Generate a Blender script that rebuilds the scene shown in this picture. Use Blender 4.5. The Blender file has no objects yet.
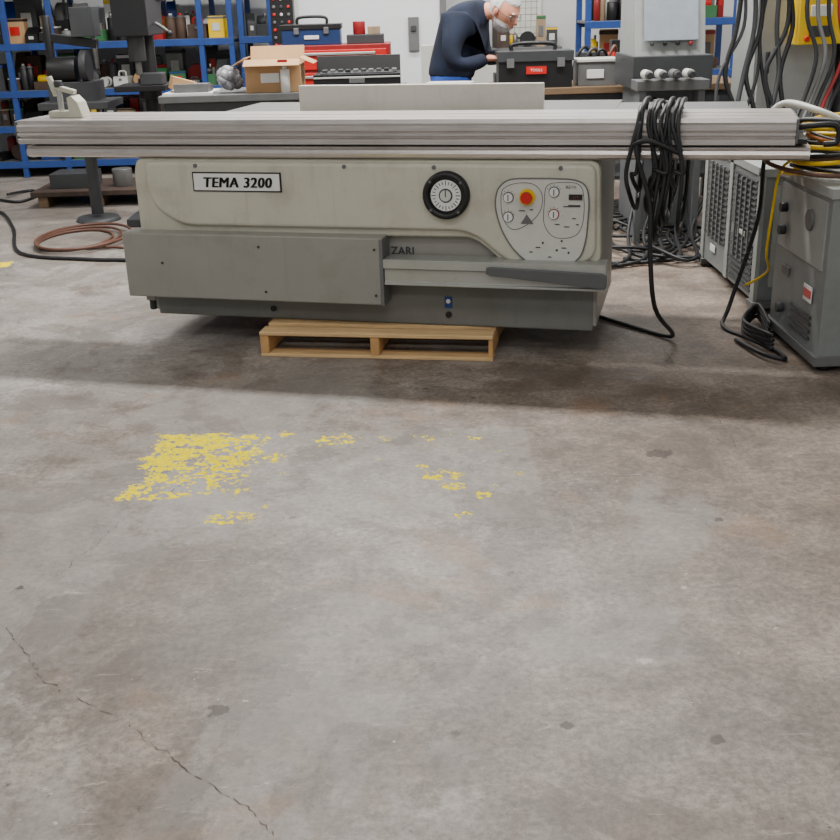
import bpy, bmesh, math, random
from mathutils import Vector, Matrix, Euler
R=random.Random(7)
def lin(c):
    o=[]
    for v in c[:3]:
        v=v/255.0
        o.append(v/12.92 if v<=.04045 else ((v+.055)/1.055)**2.4)
    return (o[0],o[1],o[2],1)
# ---------------------------------------------------------------- materials
MC={}
def M(name,col,rough=.5,metal=0,var=.08,scale=12,bump=0,stretch=None,emit=0,grime=0,gcol=(105,92,72)):
    if name in MC: return MC[name]
    m=bpy.data.materials.new(name); m.use_nodes=True
    nt=m.node_tree; b=nt.nodes['Principled BSDF']
    c=lin(col)
    b.inputs['Roughness'].default_value=rough
    b.inputs['Metallic'].default_value=metal
    tc=nt.nodes.new('ShaderNodeTexCoord')
    mp=nt.nodes.new('ShaderNodeMapping')
    if stretch: mp.inputs['Scale'].default_value=stretch
    nt.links.new(tc.outputs['Object'],mp.inputs['Vector'])
    n=nt.nodes.new('ShaderNodeTexNoise'); n.inputs['Scale'].default_value=scale; n.inputs['Detail'].default_value=5
    nt.links.new(mp.outputs['Vector'],n.inputs['Vector'])
    r=nt.nodes.new('ShaderNodeValToRGB')
    r.color_ramp.elements[0].position=.3; r.color_ramp.elements[1].position=.7
    r.color_ramp.elements[0].color=tuple(v*(1-var) for v in c[:3])+(1,)
    r.color_ramp.elements[1].color=tuple(min(1,v*(1+var)) for v in c[:3])+(1,)
    nt.links.new(n.outputs['Fac'],r.inputs['Fac'])
    out=r.outputs['Color']
    if grime:
        for sc,lo,hi,am,st in ((5,.52,.72,grime,(1,1,1)),(38,.66,.72,grime*1.6,(1,1,1)),(3,.56,.75,grime*.8,(6,6,.7))):
            mp2=nt.nodes.new('ShaderNodeMapping'); mp2.inputs['Scale'].default_value=st; mp2.inputs['Location'].default_value=(sc,sc*2,1)
            nt.links.new(tc.outputs['Object'],mp2.inputs[0])
            g=nt.nodes.new('ShaderNodeTexNoise'); g.inputs['Scale'].default_value=sc; g.inputs['Detail'].default_value=8; g.inputs['Roughness'].default_value=.65
            nt.links.new(mp2.outputs[0],g.inputs['Vector'])
            q=nt.nodes.new('ShaderNodeMapRange'); q.inputs['From Min'].default_value=lo;q.inputs['From Max'].default_value=hi;q.inputs['To Max'].default_value=am
            nt.links.new(g.outputs['Fac'],q.inputs['Value'])
            x=nt.nodes.new('ShaderNodeMix'); x.data_type='RGBA'; nt.links.new(q.outputs[0],x.inputs[0]); nt.links.new(out,x.inputs[6]); x.inputs[7].default_value=lin(gcol)
            out=x.outputs[2]
    nt.links.new(out,b.inputs['Base Color'])
    if bump:
        bp=nt.nodes.new('ShaderNodeBump'); bp.inputs['Strength'].default_value=bump; bp.inputs['Distance'].default_value=.01
        nt.links.new(n.outputs['Fac'],bp.inputs['Height']); nt.links.new(bp.outputs['Normal'],b.inputs['Normal'])
    if emit:
        b.inputs['Emission Color'].default_value=c; b.inputs['Emission Strength'].default_value=emit
    MC[name]=m; return m
cream=M('cream_paint',(186,184,167),.38,0,.06,3,grime=.3)
cream2=M('cream_paint_raised',(190,188,172),.34,0,.05,3,grime=.25)
fencem=M('fence_offwhite',(208,203,192),.4,0,.04,3,grime=.2)
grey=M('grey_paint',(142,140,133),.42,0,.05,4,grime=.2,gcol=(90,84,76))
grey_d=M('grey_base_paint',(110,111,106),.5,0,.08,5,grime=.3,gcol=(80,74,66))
alu=M('brushed_aluminium',(204,198,194),.32,.75,.14,6,0,(1,30,30),grime=.2,gcol=(120,112,106))
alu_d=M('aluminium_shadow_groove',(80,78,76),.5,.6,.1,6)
alu_p=M('aluminium_rail',(172,174,170),.4,.5,.05,8,grime=.2)
black=M('black_plastic',(18,18,20),.45,0,.1)
rubber=M('black_rubber',(24,25,28),.5,0,.1,20)
darkg=M('dark_grey',(54,56,58),.5,0,.1)
bump_m=M('bumper_grey',(84,86,88),.5,0,.06)
midg=M('mid_grey',(98,99,99),.5,0,.1)
white=M('white_paint',(222,222,220),.5,0,.03)
offw=M('panel_offwhite',(196,197,190),.4,0,.03,grime=.1)
red=M('red_plastic',(190,26,20),.35,0,.05)
yellow=M('yellow_plastic',(230,190,0),.4,0,.05)
orange=M('orange_rubber',(165,98,34),.5,0,.08)
blue=M('blue_steel',(34,66,130),.4,0,.1,grime=.25,gcol=(40,40,50))
blueb=M('blue_plastic',(24,58,124),.4,0,.05)
green=M('green_plastic',(46,98,58),.5)
card=M('cardboard',(182,144,102),.8,0,.1,6)
wood=M('pallet_pine',(212,178,128),.75,0,.2,5,.1,(1,14,14),grime=.15)
wood_e=M('pallet_pine_block',(196,152,98),.8,0,.2,9,.1)
bwood=M('bench_wood',(112,90,66),.7,0,.2,5,0,(1,10,10))
iron=M('cast_iron',(120,120,118),.4,.6,.1)
rust=M('rusty_steel',(70,56,48),.7,.2,.3,14)
wgrey=M('welder_grey',(124,129,128),.5,0,.06,grime=.3,gcol=(90,84,76))
wgrey_l=M('welder_light_grey',(150,154,151),.5,0,.05,grime=.25,gcol=(110,104,96))
cabg=M('cabinet_grey',(146,149,147),.45,0,.05,grime=.15)
cabd=M('cabinet_dark_grey',(100,104,106),.5,0,.05)
brown=M('brown_rubber',(98,66,52),.5,0,.1)
clear=M('bag_plastic',(140,140,146),.3,0,.25,9)
navy=M('navy_sweatshirt',(20,30,50),.9,0,.3,9,.7)
jean=M('blue_denim',(40,76,160),.9,0,.15,30)
skin=M('skin',(210,146,120),.5,0,.08,20)
hairm=M('white_hair',(200,200,200),.8,0,.2,70,.6)
dred=M('dark_red_paint',(140,26,28),.4)
tan=M('tan_plastic',(150,128,100),.6,0,.15)
brn=M('dark_brown',(74,56,44),.7,0,.2)
# ---------------------------------------------------------------- mesh builder
def cr(pts,n=6,cyc=False):
    P=[Vector(p) for p in pts]; L=len(P); out=[]
    rng=range(L) if cyc else range(L-1)
    for i in rng:
        if cyc: a,b,c,d=P[i-1],P[i],P[(i+1)%L],P[(i+2)%L]
        else: a,b,c,d=P[max(i-1,0)],P[i],P[i+1],P[min(i+2,L-1)]
        for k in range(n):
            t=k/n
            out.append(.5*((2*b)+(c-a)*t+(2*a-5*b+4*c-d)*t*t+(3*b-3*c+d-a)*t**3))
    if not cyc: out.append(P[-1])
    return out
class MB:
    def __init__(s): s.bm=bmesh.new(); s.m=[]
    def mi(s,m):
        if m not in s.m: s.m.append(m)
        return s.m.index(m)
    def _f(s,verts,m,sm):
        i=s.mi(m); fs=set()
        for v in verts:
            for f in v.link_faces: fs.add(f)
        for f in fs: f.material_index=i; f.smooth=sm
    def box(s,c,d,m,rot=(0,0,0)):
        mt=Matrix.Translation(c)@Euler(rot).to_matrix().to_4x4()@Matrix.Diagonal((d[0],d[1],d[2],1))
        r=bmesh.ops.create_cube(s.bm,size=1,matrix=mt); s._f(r['verts'],m,False)
    def bb(s,x0,x1,y0,y1,z0,z1,m): s.box(((x0+x1)/2,(y0+y1)/2,(z0+z1)/2),(x1-x0,y1-y0,z1-z0),m)
    def cyl(s,c,r,h,m,ax='Z',r2=None,seg=24,rot=None):
        e={'Z':(0,0,0),'Y':(math.pi/2,0,0),'X':(0,math.pi/2,0)}[ax] if rot is None else rot
        mt=Matrix.Translation(c)@Euler(e).to_matrix().to_4x4()
        q=bmesh.ops.create_cone(s.bm,cap_ends=True,segments=seg,radius1=r,radius2=r if r2 is None else r2,depth=h,matrix=mt)
        s._f(q['verts'],m,True)
        for v in q['verts']:
            for f in v.link_faces:
                if len(f.verts)>4: f.smooth=False
    def sph(s,c,d,m,rot=(0,0,0),u=20,v=12):
        mt=Matrix.Translation(c)@Euler(rot).to_matrix().to_4x4()@Matrix.Diagonal((d[0],d[1],d[2],1))
        q=bmesh.ops.create_uvsphere(s.bm,u_segments=u,v_segments=v,radius=1,matrix=mt); s._f(q['verts'],m,True)
    def prism(s,pts,a,b,m,plane='XZ'):
        def mk(p,t):
            if plane=='XZ': return (p[0],t,p[1])
            if plane=='YZ': return (t,p[0],p[1])
            return (p[0],p[1],t)
        A=[s.bm.verts.new(mk(p,a)) for p in pts]; B=[s.bm.verts.new(mk(p,b)) for p in pts]
        n=len(pts)
        s.bm.faces.new(A); s.bm.faces.new(B[::-1])
        for i in range(n): s.bm.faces.new((A[i],B[i],B[(i+1)%n],A[(i+1)%n]))
        s._f(A+B,m,False)
    def tube(s,pts,r,m,seg=8,cyc=False,n=6):
        P=cr(pts,n,cyc); L=len(P); rings=[]; up=None
        for i in range(L):
            a=P[i-1] if (i>0 or cyc) else P[i]; b=P[(i+1)%L] if (i<L-1 or cyc) else P[i]
            t=(b-a)
            if t.length<1e-7: t=Vector((0,0,1))
            t.normalize()
            if up is None:
                up=Vector((0,0,1)) if abs(t.z)<.9 else Vector((1,0,0))
            up=(up-t*up.dot(t))
            if up.length<1e-5: up=t.orthogonal()
            up.normalize(); sd=t.cross(up)
            rings.append([s.bm.verts.new(P[i]+(up*math.cos(k*2*math.pi/seg)+sd*math.sin(k*2*math.pi/seg))*r) for k in range(seg)])
        q=range(L) if cyc else range(L-1)
        allv=[v for g in rings for v in g]
        for i in q:
            A=rings[i];B=rings[(i+1)%L]
            for k in range(seg): s.bm.faces.new((A[k],A[(k+1)%seg],B[(k+1)%seg],B[k]))
        if not cyc:
            s.bm.faces.new(rings[0][::-1]); s.bm.faces.new(rings[-1])
        s._f(allv,m,True)
    def text(s,t,size,m,mat,ext=.001,shear=0,off=0,align='CENTER',sx=1,sp=1):
        cu=bpy.data.curves.new('t','FONT'); cu.body=t; cu.size=size; cu.extrude=ext; cu.shear=shear; cu.offset=off
        cu.align_x=align; cu.align_y='CENTER'; cu.resolution_u=3; cu.space_character=sp
        ob=bpy.data.objects.new('t',cu); bpy.context.scene.collection.objects.link(ob)
        bpy.context.view_layer.update()
        me=bpy.data.meshes.new_from_object(ob)
        me.transform(mat@Matrix.Diagonal((sx,1,1,1)))
        n0=len(s.bm.faces); s.bm.from_mesh(me); s.bm.faces.ensure_lookup_table()
        i=s.mi(m)
        for f in s.bm.faces[n0:]: f.material_index=i; f.smooth=False
        bpy.data.objects.remove(ob); bpy.data.meshes.remove(me)
    def done(s,name,parent=None,loc=(0,0,0),rz=0,bevel=0,seg=2,recalc=True):
        if recalc: bmesh.ops.recalc_face_normals(s.bm,faces=s.bm.faces)
        me=bpy.data.meshes.new(name); s.bm.to_mesh(me); s.bm.free()
        for m in s.m: me.materials.append(m)
        ob=bpy.data.objects.new(name,me); bpy.context.scene.collection.objects.link(ob)
        ob.location=loc; ob.rotation_euler=(0,0,rz)
        if bevel:
            b=ob.modifiers.new('bevel','BEVEL'); b.width=bevel; b.segments=seg; b.limit_method='ANGLE'; b.angle_limit=math.radians(60)
        if parent: ob.parent=parent
        return ob
def FM(x,y,z):
    return Matrix.Translation((x,y,z))@Euler((math.pi/2,0,0)).to_matrix().to_4x4()
def empty(name,loc,rz=0):
    e=bpy.data.objects.new(name,None); bpy.context.scene.collection.objects.link(e)
    e.location=loc; e.rotation_euler=(0,0,rz); e.empty_display_size=.2; return e
def rpoly(pts,rad,n=6):
    out=[];L=len(pts)
    for i in range(L):
        p=Vector(pts[i]);a=Vector(pts[i-1]);b=Vector(pts[(i+1)%L])
        r=rad[i] if isinstance(rad,(list,tuple)) else rad
        if r<=0: out.append(tuple(p)); continue
        u=(a-p);v=(b-p); r=min(r,u.length*.49,v.length*.49); u.normalize();v.normalize()
        s=p+u*r;e=p+v*r
        for k in range(n+1):
            t=k/n; q=s*(1-t)**2+p*2*t*(1-t)+e*t*t; out.append(tuple(q))
    return out
# ---------------------------------------------------------------- floor material
def floor_mat():
    m=bpy.data.materials.new('worn_concrete'); m.use_nodes=True; nt=m.node_tree; b=nt.nodes['Principled BSDF']; L=nt.links.new
    tc=nt.nodes.new('ShaderNodeTexCoord'); vec=tc.outputs['Object']
    sp=nt.nodes.new('ShaderNodeSeparateXYZ'); L(vec,sp.inputs[0]); X=sp.outputs[0];Y=sp.outputs[1]
    def noise(sc,det=5,rough=.55,dist=0,w=0,st=(1,1,1),rz=0):
        n=nt.nodes.new('ShaderNodeTexNoise'); n.inputs['Scale'].default_value=sc;n.inputs['Detail'].default_value=det
        n.inputs['Roughness'].default_value=rough;n.inputs['Distortion'].default_value=dist
        mp=nt.nodes.new('ShaderNodeMapping'); mp.inputs['Location'].default_value=(w,w*1.7,0); mp.inputs['Scale'].default_value=st; mp.inputs['Rotation'].default_value=(0,0,rz)
        L(vec,mp.inputs[0]); L(mp.outputs[0],n.inputs['Vector'])
        return n.outputs['Fac']
    def mth(op,a,bb=None,cl=False):
        n=nt.nodes.new('ShaderNodeMath'); n.operation=op; n.use_clamp=cl
        for i,v in enumerate((a,bb)):
            if v is None: continue
            if isinstance(v,(int,float)): n.inputs[i].default_value=v
            else: L(v,n.inputs[i])
        return n.outputs[0]
    def ss(v,a,bv):
        n=nt.nodes.new('ShaderNodeMapRange'); n.interpolation_type='SMOOTHSTEP'
        n.inputs['From Min'].default_value=a;n.inputs['From Max'].default_value=bv; L(v,n.inputs['Value']); return n.outputs[0]
    def mix(f,a,c,mode='MIX'):
        n=nt.nodes.new('ShaderNodeMix'); n.data_type='RGBA'; n.blend_type=mode
        if isinstance(f,(int,float)): n.inputs[0].default_value=f
        else: L(f,n.inputs[0])
        for i,v in ((6,a),(7,c)):
            if isinstance(v,tuple): n.inputs[i].default_value=v
            else: L(v,n.inputs[i])
        return n.outputs[2]
    jn=noise(9,6,.65)
    jit=mth('MULTIPLY',mth('SUBTRACT',jn,.5),.14)
    jit2=mth('MULTIPLY',mth('SUBTRACT',noise(7,8,.75,0,7),.5),.36)
    jit3=mth('SUBTRACT',noise(30,5,.7,0,77),.5)
    def boxm(x0,x1,y0,y1,soft=.02,j=None):
        dx=mth('SUBTRACT',(x1-x0)/2,mth('ABSOLUTE',mth('SUBTRACT',X,(x0+x1)/2)))
        dy=mth('SUBTRACT',(y1-y0)/2,mth('ABSOLUTE',mth('SUBTRACT',Y,(y0+y1)/2)))
        d=mth('MINIMUM',dx,dy)
        if j is not None: d=mth('ADD',d,j)
        return ss(d,0,soft)
    def spot(cx,cy,r,sx=1,soft=.006,jj=1.6):
        dx=mth('MULTIPLY',mth('SUBTRACT',X,cx),sx); dy=mth('SUBTRACT',Y,cy)
        d=mth('SQRT',mth('ADD',mth('MULTIPLY',dx,dx),mth('MULTIPLY',dy,dy)))
        return ss(mth('ADD',mth('SUBTRACT',r*.8,d),mth('MULTIPLY',jit3,r*jj*1.6)),0,soft)
    big=ss(noise(.55,7,.62),.40,.60)
    col=mix(big,lin((118,107,97)),lin((144,139,133)))
    col=mix(mth('MULTIPLY',ss(X,-.4,1.4),.6),col,lin((124,110,98)))
    mid=noise(2.6,10,.74,.5,3)
    col=mix(1,col,mix(ss(mid,.35,.65),(.66,.64,.62,1),(1.2,1.2,1.2,1)),'MULTIPLY')
    mid2=noise(9,8,.78,.2,13)
    col=mix(1,col,mix(ss(mid2,.33,.67),(.76,.75,.74,1),(1.18,1.18,1.18,1)),'MULTIPLY')
    fine=noise(48,6,.8,0,1)
    col=mix(1,col,mix(ss(fine,.32,.68),(.66,.65,.64,1),(1.32,1.32,1.32,1)),'MULTIPLY')
    rect=boxm(-.88,.4,3.05,3.84,.02,mth('MULTIPLY',jit,.3))
    col=mix(mth('MULTIPLY',rect,.26),col,lin((156,152,146)))
    lb=ss(mth('SUBTRACT',noise(1.1,8,.65,.5,30),mth('MULTIPLY',X,.07)),.5,.58)
    col=mix(mth('MULTIPLY',lb,.30),col,lin((160,158,154)))
    bl=ss(noise(1.3,9,.66,.6,8),.535,.555)
    col=mix(mth('MULTIPLY',bl,.34),col,lin((86,74,64)))
    bl2=ss(noise(3.1,9,.7,.3,28),.585,.615)
    col=mix(mth('MULTIPLY',bl2,.34),col,lin((80,68,58)))
    rt=ss(noise(2.1,6,.6,.3,44),.58,.70)
    col=mix(mth('MULTIPLY',rt,.3),col,lin((150,112,76)))
    sc=ss(noise(5,8,.8,1.2,51,(1,3.2,1),.5),.61,.68)
    col=mix(mth('MULTIPLY',sc,.42),col,lin((196,190,180)))
    sc=ss(noise(6,6,.75,.4,61,(.5,5,1),-.7),.63,.69)
    col=mix(mth('MULTIPLY',sc,.38),col,lin((188,182,172)))
    sc=ss(noise(7,7,.78,.3,91,(6,.6,1),.3),.64,.69)
    col=mix(mth('MULTIPLY',sc,.35),col,lin((70,58,50)))
    spots=ss(noise(11,6,.65,0,5),.68,.71)
    col=mix(mth('MULTIPLY',spots,.6),col,lin((56,44,36)))
    sp2=ss(noise(30,4,.6,0,15),.70,.73)
    col=mix(mth('MULTIPLY',sp2,.6),col,lin((206,198,184)))
    sp3=ss(noise(36,4,.6,0,25),.70,.73)
    col=mix(mth('MULTIPLY',sp3,.6),col,lin((50,40,34)))
    for a in ((-.48,2.11,.030,1),(.83,3.53,.05,.8),(-1.13,2.71,.016,1),(.30,2.02,.02,1),(.62,1.95,.022,1),(.06,2.0,.014,1),(.9,3.0,.02,1)):
        col=mix(mth('MULTIPLY',spot(*a),.75),col,lin((50,37,30)))
    for a in ((.52,2.26,.024,1),(.7,2.6,.014,1)):
        col=mix(mth('MULTIPLY',spot(*a),.5),col,lin((205,196,184)))
    # yellow paint: ragged chips
    vr=nt.nodes.new('ShaderNodeTexVoronoi'); vr.inputs['Scale'].default_value=55
    mpv=nt.nodes.new('ShaderNodeMapping'); L(vec,mpv.inputs[0]); L(mpv.outputs[0],vr.inputs['Vector'])
    vd=mth('MULTIPLY',vr.outputs['Distance'],.22)
    chip=mth('SUBTRACT',mth('ADD',noise(6,9,.72,.3,2),mth('MULTIPLY',jit3,.75)),vd)
    fade=mth('MULTIPLY',mth('SUBTRACT',mth('ADD',X,.8),mth('SUBTRACT',Y,3.55)),.16)
    yy=mth('MULTIPLY',boxm(-.98,-.57,3.28,3.85,.02,jit2),ss(mth('SUBTRACT',chip,fade),.365,.375))
    ch2=ss(mth('SUBTRACT',mth('ADD',.5,mth('MULTIPLY',jit3,1.6)),vd),.41,.42)
    for a in ((-.31,3.75,.055,.6),(-.36,3.70,.02,1),(-.13,3.75,.03,1),(-.02,3.76,.012,1),(.03,3.74,.03,1),(.11,3.77,.012,1),(.2,3.73,.03,1),(.07,3.40,.05,.6),(.10,3.31,.035,.6),(.2,3.23,.032,1),(.24,3.30,.014,1),(.12,3.09,.028,.7),(.33,3.4,.022,1),(.28,3.6,.012,1),(-.60,3.12,.05,.5),(-.5,3.2,.02,1),(-.0,3.48,.022,.7),(-.15,3.55,.012,1),(-.52,3.6,.05,1),(-.5,3.82,.035,1),(-.47,3.45,.02,1)):
        yy=mth('MAXIMUM',yy,mth('MULTIPLY',spot(*a),ch2))
    y3=boxm(-2.95,-2.56,6.83,7.0,.02,jit)
    yy=mth('MAXIMUM',yy,y3)
    ycol=mix(ss(fine,.3,.7),(.66,.52,.0,1),(.92,.76,.0,1))
    col=mix(yy,col,ycol)
    L(col,b.inputs['Base Color'])
    inv=mth('SUBTRACT',1,yy)
    L(mth('MULTIPLY',inv,.5),b.inputs['Specular IOR Level'])
    L(mth('ADD',mth('MULTIPLY',mid,.35),.36),b.inputs['Roughness'])
    bp=nt.nodes.new('ShaderNodeBump'); bp.inputs['Strength'].default_value=.3;bp.inputs['Distance'].default_value=.004
    L(mth('ADD',mid,mth('MULTIPLY',fine,.4)),bp.inputs['Height']); L(bp.outputs[0],b.inputs['Normal'])
    return m
# ---------------------------------------------------------------- room
k=MB(); k.bb(-8,3.7,-4,12,-.1,0,floor_mat()); floor=k.done('floor')
wallm=M('wall_paint',(200,202,202),.7,0,.03,1)
k=MB(); k.bb(-8,3.7,11.8,12,0,4.7,wallm); k.done('wall_back')
k=MB(); k.bb(3.7,3.9,-4,12,0,4.7,wallm); k.done('wall_right')
k=MB(); k.bb(-8.2,-8,-4,12,0,4.7,wallm); k.done('wall_left')
k=MB(); k.bb(-8,3.7,-4,12,4.7,4.8,M('ceiling_paint',(190,190,188),.8,0,.03,1)); k.done('ceiling')
crk=M('crack_dark',(88,77,68),.9,0,.3,30)
k=MB()
def crack(pts,w,amp=.006,n=40,gap=.25):
    rr=random.Random(int(abs(pts[0][0])*1000))
    P=[];ox=oy=0
    for i in range(len(pts)-1):
        a=Vector(pts[i]);b=Vector(pts[i+1])
        for j in range(n):
            t=j/n;q=a.lerp(b,t); ox=ox*.8+rr.uniform(-amp,amp); oy=oy*.8+rr.uniform(-amp,amp); P.append((q.x+ox,q.y+oy))
    prev=None
    for i,p in enumerate(P):
        ww=w*rr.uniform(.05,1)
        q=[k.bm.verts.new((p[0]-ww/2,p[1]-ww/3,.0012)),k.bm.verts.new((p[0]+ww/2,p[1]+ww/3,.0012))]
        if prev and rr.random()>gap:
            f=k.bm.faces.new((prev[0],prev[1],q[1],q[0])); f.material_index=k.mi(crk)
        prev=q
crack([(-1.1,2.5),(-.91,2.25),(-.61,2.01),(-.29,1.69),(-.2,1.6)],.0028,gap=.3)
crack([(-1.07,2.69),(-.93,3.16),(-.76,3.46),(-.5,3.9)],.003)
crack([(1.10,4.79),(1.12,4.29),(1.12,3.83),(1.11,3.54)],.004)
crack([(-.75,2.15),(-.66,2.3)],.003,.001)
k.done('crack_lines',floor)
# ---------------------------------------------------------------- SAW
TH=-math.atan2(.25,.968)
saw=empty('sliding_table_saw',(-.184,4.89,0),TH)
k=MB()
k.bb(-1.105,1.0,.0,.78,.14,.865,grey)
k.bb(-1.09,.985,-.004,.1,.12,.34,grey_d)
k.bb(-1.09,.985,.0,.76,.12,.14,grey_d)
k.box((-1.125,.02,.20),(.05,.06,.03),grey); k.cyl((-1.13,.02,.165),.018,.06,darkg)
k.done('cabinet_body',saw,bevel=.006)
k=MB()
k.cyl((-.50,-.006,.168),.014,.01,black,'Y'); k.cyl((.34,-.006,.171),.014,.01,black,'Y')
k.box((.34,-.006,.228),(.034,.006,.052),blueb); k.cyl((.34,-.011,.234),.010,.004,white,'Y')
k.done('base_fittings',saw)
outl=[(-1.10,.862),(1.0,.862),(1.015,.43),(.93,.395),(.80,.385),(.70,.39),(.60,.415),(.53,.48),(.46,.53),(-1.12,.513),(-1.12,.80)]
k=MB(); k.prism(rpoly(outl,[.05,.05,.05,.04,.03,.03,.05,.04,.05,.02,.04]),-.04,.04,cream); k.done('front_shell',saw,bevel=.012,seg=3)
inn=[(-1.05,.848),(.985,.848),(.995,.46),(.90,.415),(.78,.405),(.66,.415),(.57,.465),(.50,.53),(.42,.562),(-.90,.56),(-1.02,.64),(-1.05,.72)]
k=MB(); k.prism(rpoly(inn,[.03,.05,.06,.05,.03,.04,.05,.04,.04,.12,.08,.05]),-.062,-.03,cream2); k.done('raised_front_panel',saw,bevel=.016,seg=3)
k=MB()
k.box((-.606,-.064,.762),(.424,.006,.086),black); k.box((-.606,-.067,.762),(.410,.006,.074),white)
for dx in (-.0028,-.001,.001,.0028): k.text('TEMA 3200',.064,black,FM(-.603+dx,-.0715,.758),.001,.15,0,sx=.98,sp=1.1)
k.done('name_plate',saw)
k=MB()
for x in (-.80,-.1,.30,.84): k.cyl((x,-.063,.832),.009,.01,midg,'Y',seg=12)
k.done('panel_bolts',saw)
k=MB()
c=(.355,-.07,.717)
k.cyl(c,.102,.022,black,'Y',seg=40)
k.tube([(c[0]+.088*math.cos(a),-.085,c[2]+.088*math.sin(a)) for a in [i*math.pi/8 for i in range(16)]],.014,black,10,True,4)
k.cyl((c[0],-.083,c[2]),.066,.006,white,'Y',seg=40)
for i in range(24):
    a=i*math.pi/12; l=.012 if i%3 else .02
    k.box((c[0]+.053*math.cos(a),-.0865,c[2]+.053*math.sin(a)),(l,.002,.003),black,(0,-a,0))
k.cyl((c[0],-.087,c[2]),.03,.004,darkg,'Y'); k.cyl((c[0],-.09,c[2]),.024,.006,offw,'Y')
k.box((c[0],-.094,c[2]+.012),(.004,.003,.035),darkg)
for a in (.7,2.4,3.9,5.4): k.cyl((c[0]+.088*math.cos(a),-.1,c[2]+.088*math.sin(a)),.006,.006,midg,'Y',seg=10)
k.done('gauge_handwheel',saw)
co=[(.585,.755),(.63,.785),(.72,.79),(.82,.79),(.90,.785),(.945,.76),(.96,.70),(.958,.62),(.95,.53),(.925,.46),(.87,.425),(.79,.415),(.71,.435),(.645,.49),(.595,.57),(.57,.65),(.568,.71)]
oc=[(p.x,p.z) for p in cr([(a,0,b) for a,b in co],5,True)]
k=MB(); k.prism(oc,-.069,-.05,offw)
k.tube([(a,-.07,b) for a,b in co],.003,midg,6,True,5)
lobe=[(.60,.745),(.66,.77),(.73,.765),(.765,.72),(.755,.65),(.70,.595),(.64,.575),(.60,.62),(.59,.69)]
k.tube([(a,-.0695,b) for a,b in lobe],.0015,midg,6,True,5)
lobe2=[(.785,.76),(.85,.775),(.92,.765),(.94,.70),(.935,.60),(.90,.55),(.82,.545),(.775,.60),(.775,.69)]
k.tube([(a,-.0695,b) for a,b in lobe2],.0015,midg,6,True,5)
k.cyl((.702,-.074,.713),.034,.012,yellow,'Y'); k.cyl((.702,-.09,.713),.016,.03,red,'Y'); k.cyl((.702,-.106,.713),.026,.018,red,'Y',r2=.022)
for x,z in ((.622,.71),(.622,.628),(.815,.735),(.815,.642)):
    k.cyl((x,-.074,z),.019,.012,white,'Y'); k.cyl((x,-.0685,z),.023,.004,darkg,'Y'); k.box((x,-.082,z),(.004,.004,.026),midg)
    for i in range(5):
        a=math.pi*(.15+i*.7/4); k.box((x+.029*math.cos(a),-.0705,z+.029*math.sin(a)),(.004,.002,.002),black,(0,-a,0))
k.box((.905,-.072,.715),(.056,.008,.022),black); k.text('8.8.8',.012,dred,FM(.905,-.0775,.715),.0005)
k.box((.90,-.071,.678),(.05,.004,.008),darkg)
k.prism([(.675,.60),(.73,.60),(.70,.64)],-.072,-.068,midg)
for x,z,w in ((.68,.655,.026),(.72,.66,.014),(.83,.60,.02),(.87,.59,.022),(.90,.625,.016),(.915,.60,.012),(.865,.675,.022),(.75,.50,.02),(.72,.48,.014),(.80,.46,.014),(.86,.50,.02)):
    k.box((x,-.0705,z),(w,.002,.0035),black)
for x,z in ((.77,.52),(.85,.53),(.88,.48),(.83,.49)): k.cyl((x,-.0705,z),.0045,.003,darkg,'Y',seg=12)
k.text('REXA',.018,darkg,FM(.885,-.0705,.755),.0005)
k.done('control_panel',saw)
k=MB(); k.text('ZARI',.05,darkg,FM(.135,-.004,.455),.001,0,.0005); k.done('maker_lettering',saw)
k=MB(); k.bb(-1.17,.075,-.13,-.01,.236,.536,grey); k.done('lower_cover_panel',saw,bevel=.006)
k=MB()
for x,z in ((-.50,.485),(-.48,.28),(-.98,.40),(.04,.485),(.04,.28)): k.cyl((x,-.131,z),.006,.006,darkg,'Y',seg=10)
k.bb(.062,.078,-.134,-.02,.236,.532,midg)
k.done('cover_screws',saw)
k=MB(); prof=[(-.12,.445),(-.02,.445),(-.02,.33),(-.13,.33),(-.13,.34),(-.122,.344),(-.122,.400),(-.14,.406),(-.14,.440),(-.134,.445)]
k.prism(prof,.08,1.045,alu_p,'YZ'); k.done('guide_rail',saw,bevel=.002)
k=MB(); k.prism([(.54,.424),(.56,.427),(1.03,.412),(1.05,.40),(1.05,.352),(1.03,.346),(.56,.39),(.54,.398)],-.155,-.141,bump_m); k.done('rail_bumper_strip',saw,bevel=.003)
pr=[(-.06,.925),(-.06,.948),(-.045,.951),(-.045,.958),(-.06,.961),(-.06,.972),(-.05,.974),(-.05,.979),(-.06,.981),(-.06,1.004),(-.052,1.012),(-.048,1.03),
    (.03,1.03),(.03,1.018),(.045,1.018),(.045,1.03),(.16,1.03),(.16,1.018),(.175,1.018),(.175,1.03),(.33,1.03),(.33,.925)]
k=MB(); k.prism(pr,-1.68,1.755,alu,'YZ'); k.done('sliding_table_top',saw,bevel=.0015,seg=1)
pr=[(-.045,.866),(-.058,.874),(-.062,.888),(-.058,.902),(-.048,.908),(-.048,.912),(-.06,.916),(-.03,.918),(.30,.918),(.30,.866)]
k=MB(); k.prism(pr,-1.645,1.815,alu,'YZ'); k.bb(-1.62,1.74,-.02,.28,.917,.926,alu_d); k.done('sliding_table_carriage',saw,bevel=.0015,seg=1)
k=MB(); k.bb(-1.692,-1.68,-.055,.325,.93,1.026,midg); k.bb(1.755,1.765,-.055,.325,.93,1.026,midg); k.bb(-.9,.95,.02,.7,.84,.868,grey_d)
k.bb(1.76,1.80,-.05,.2,.93,.95,black)
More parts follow.
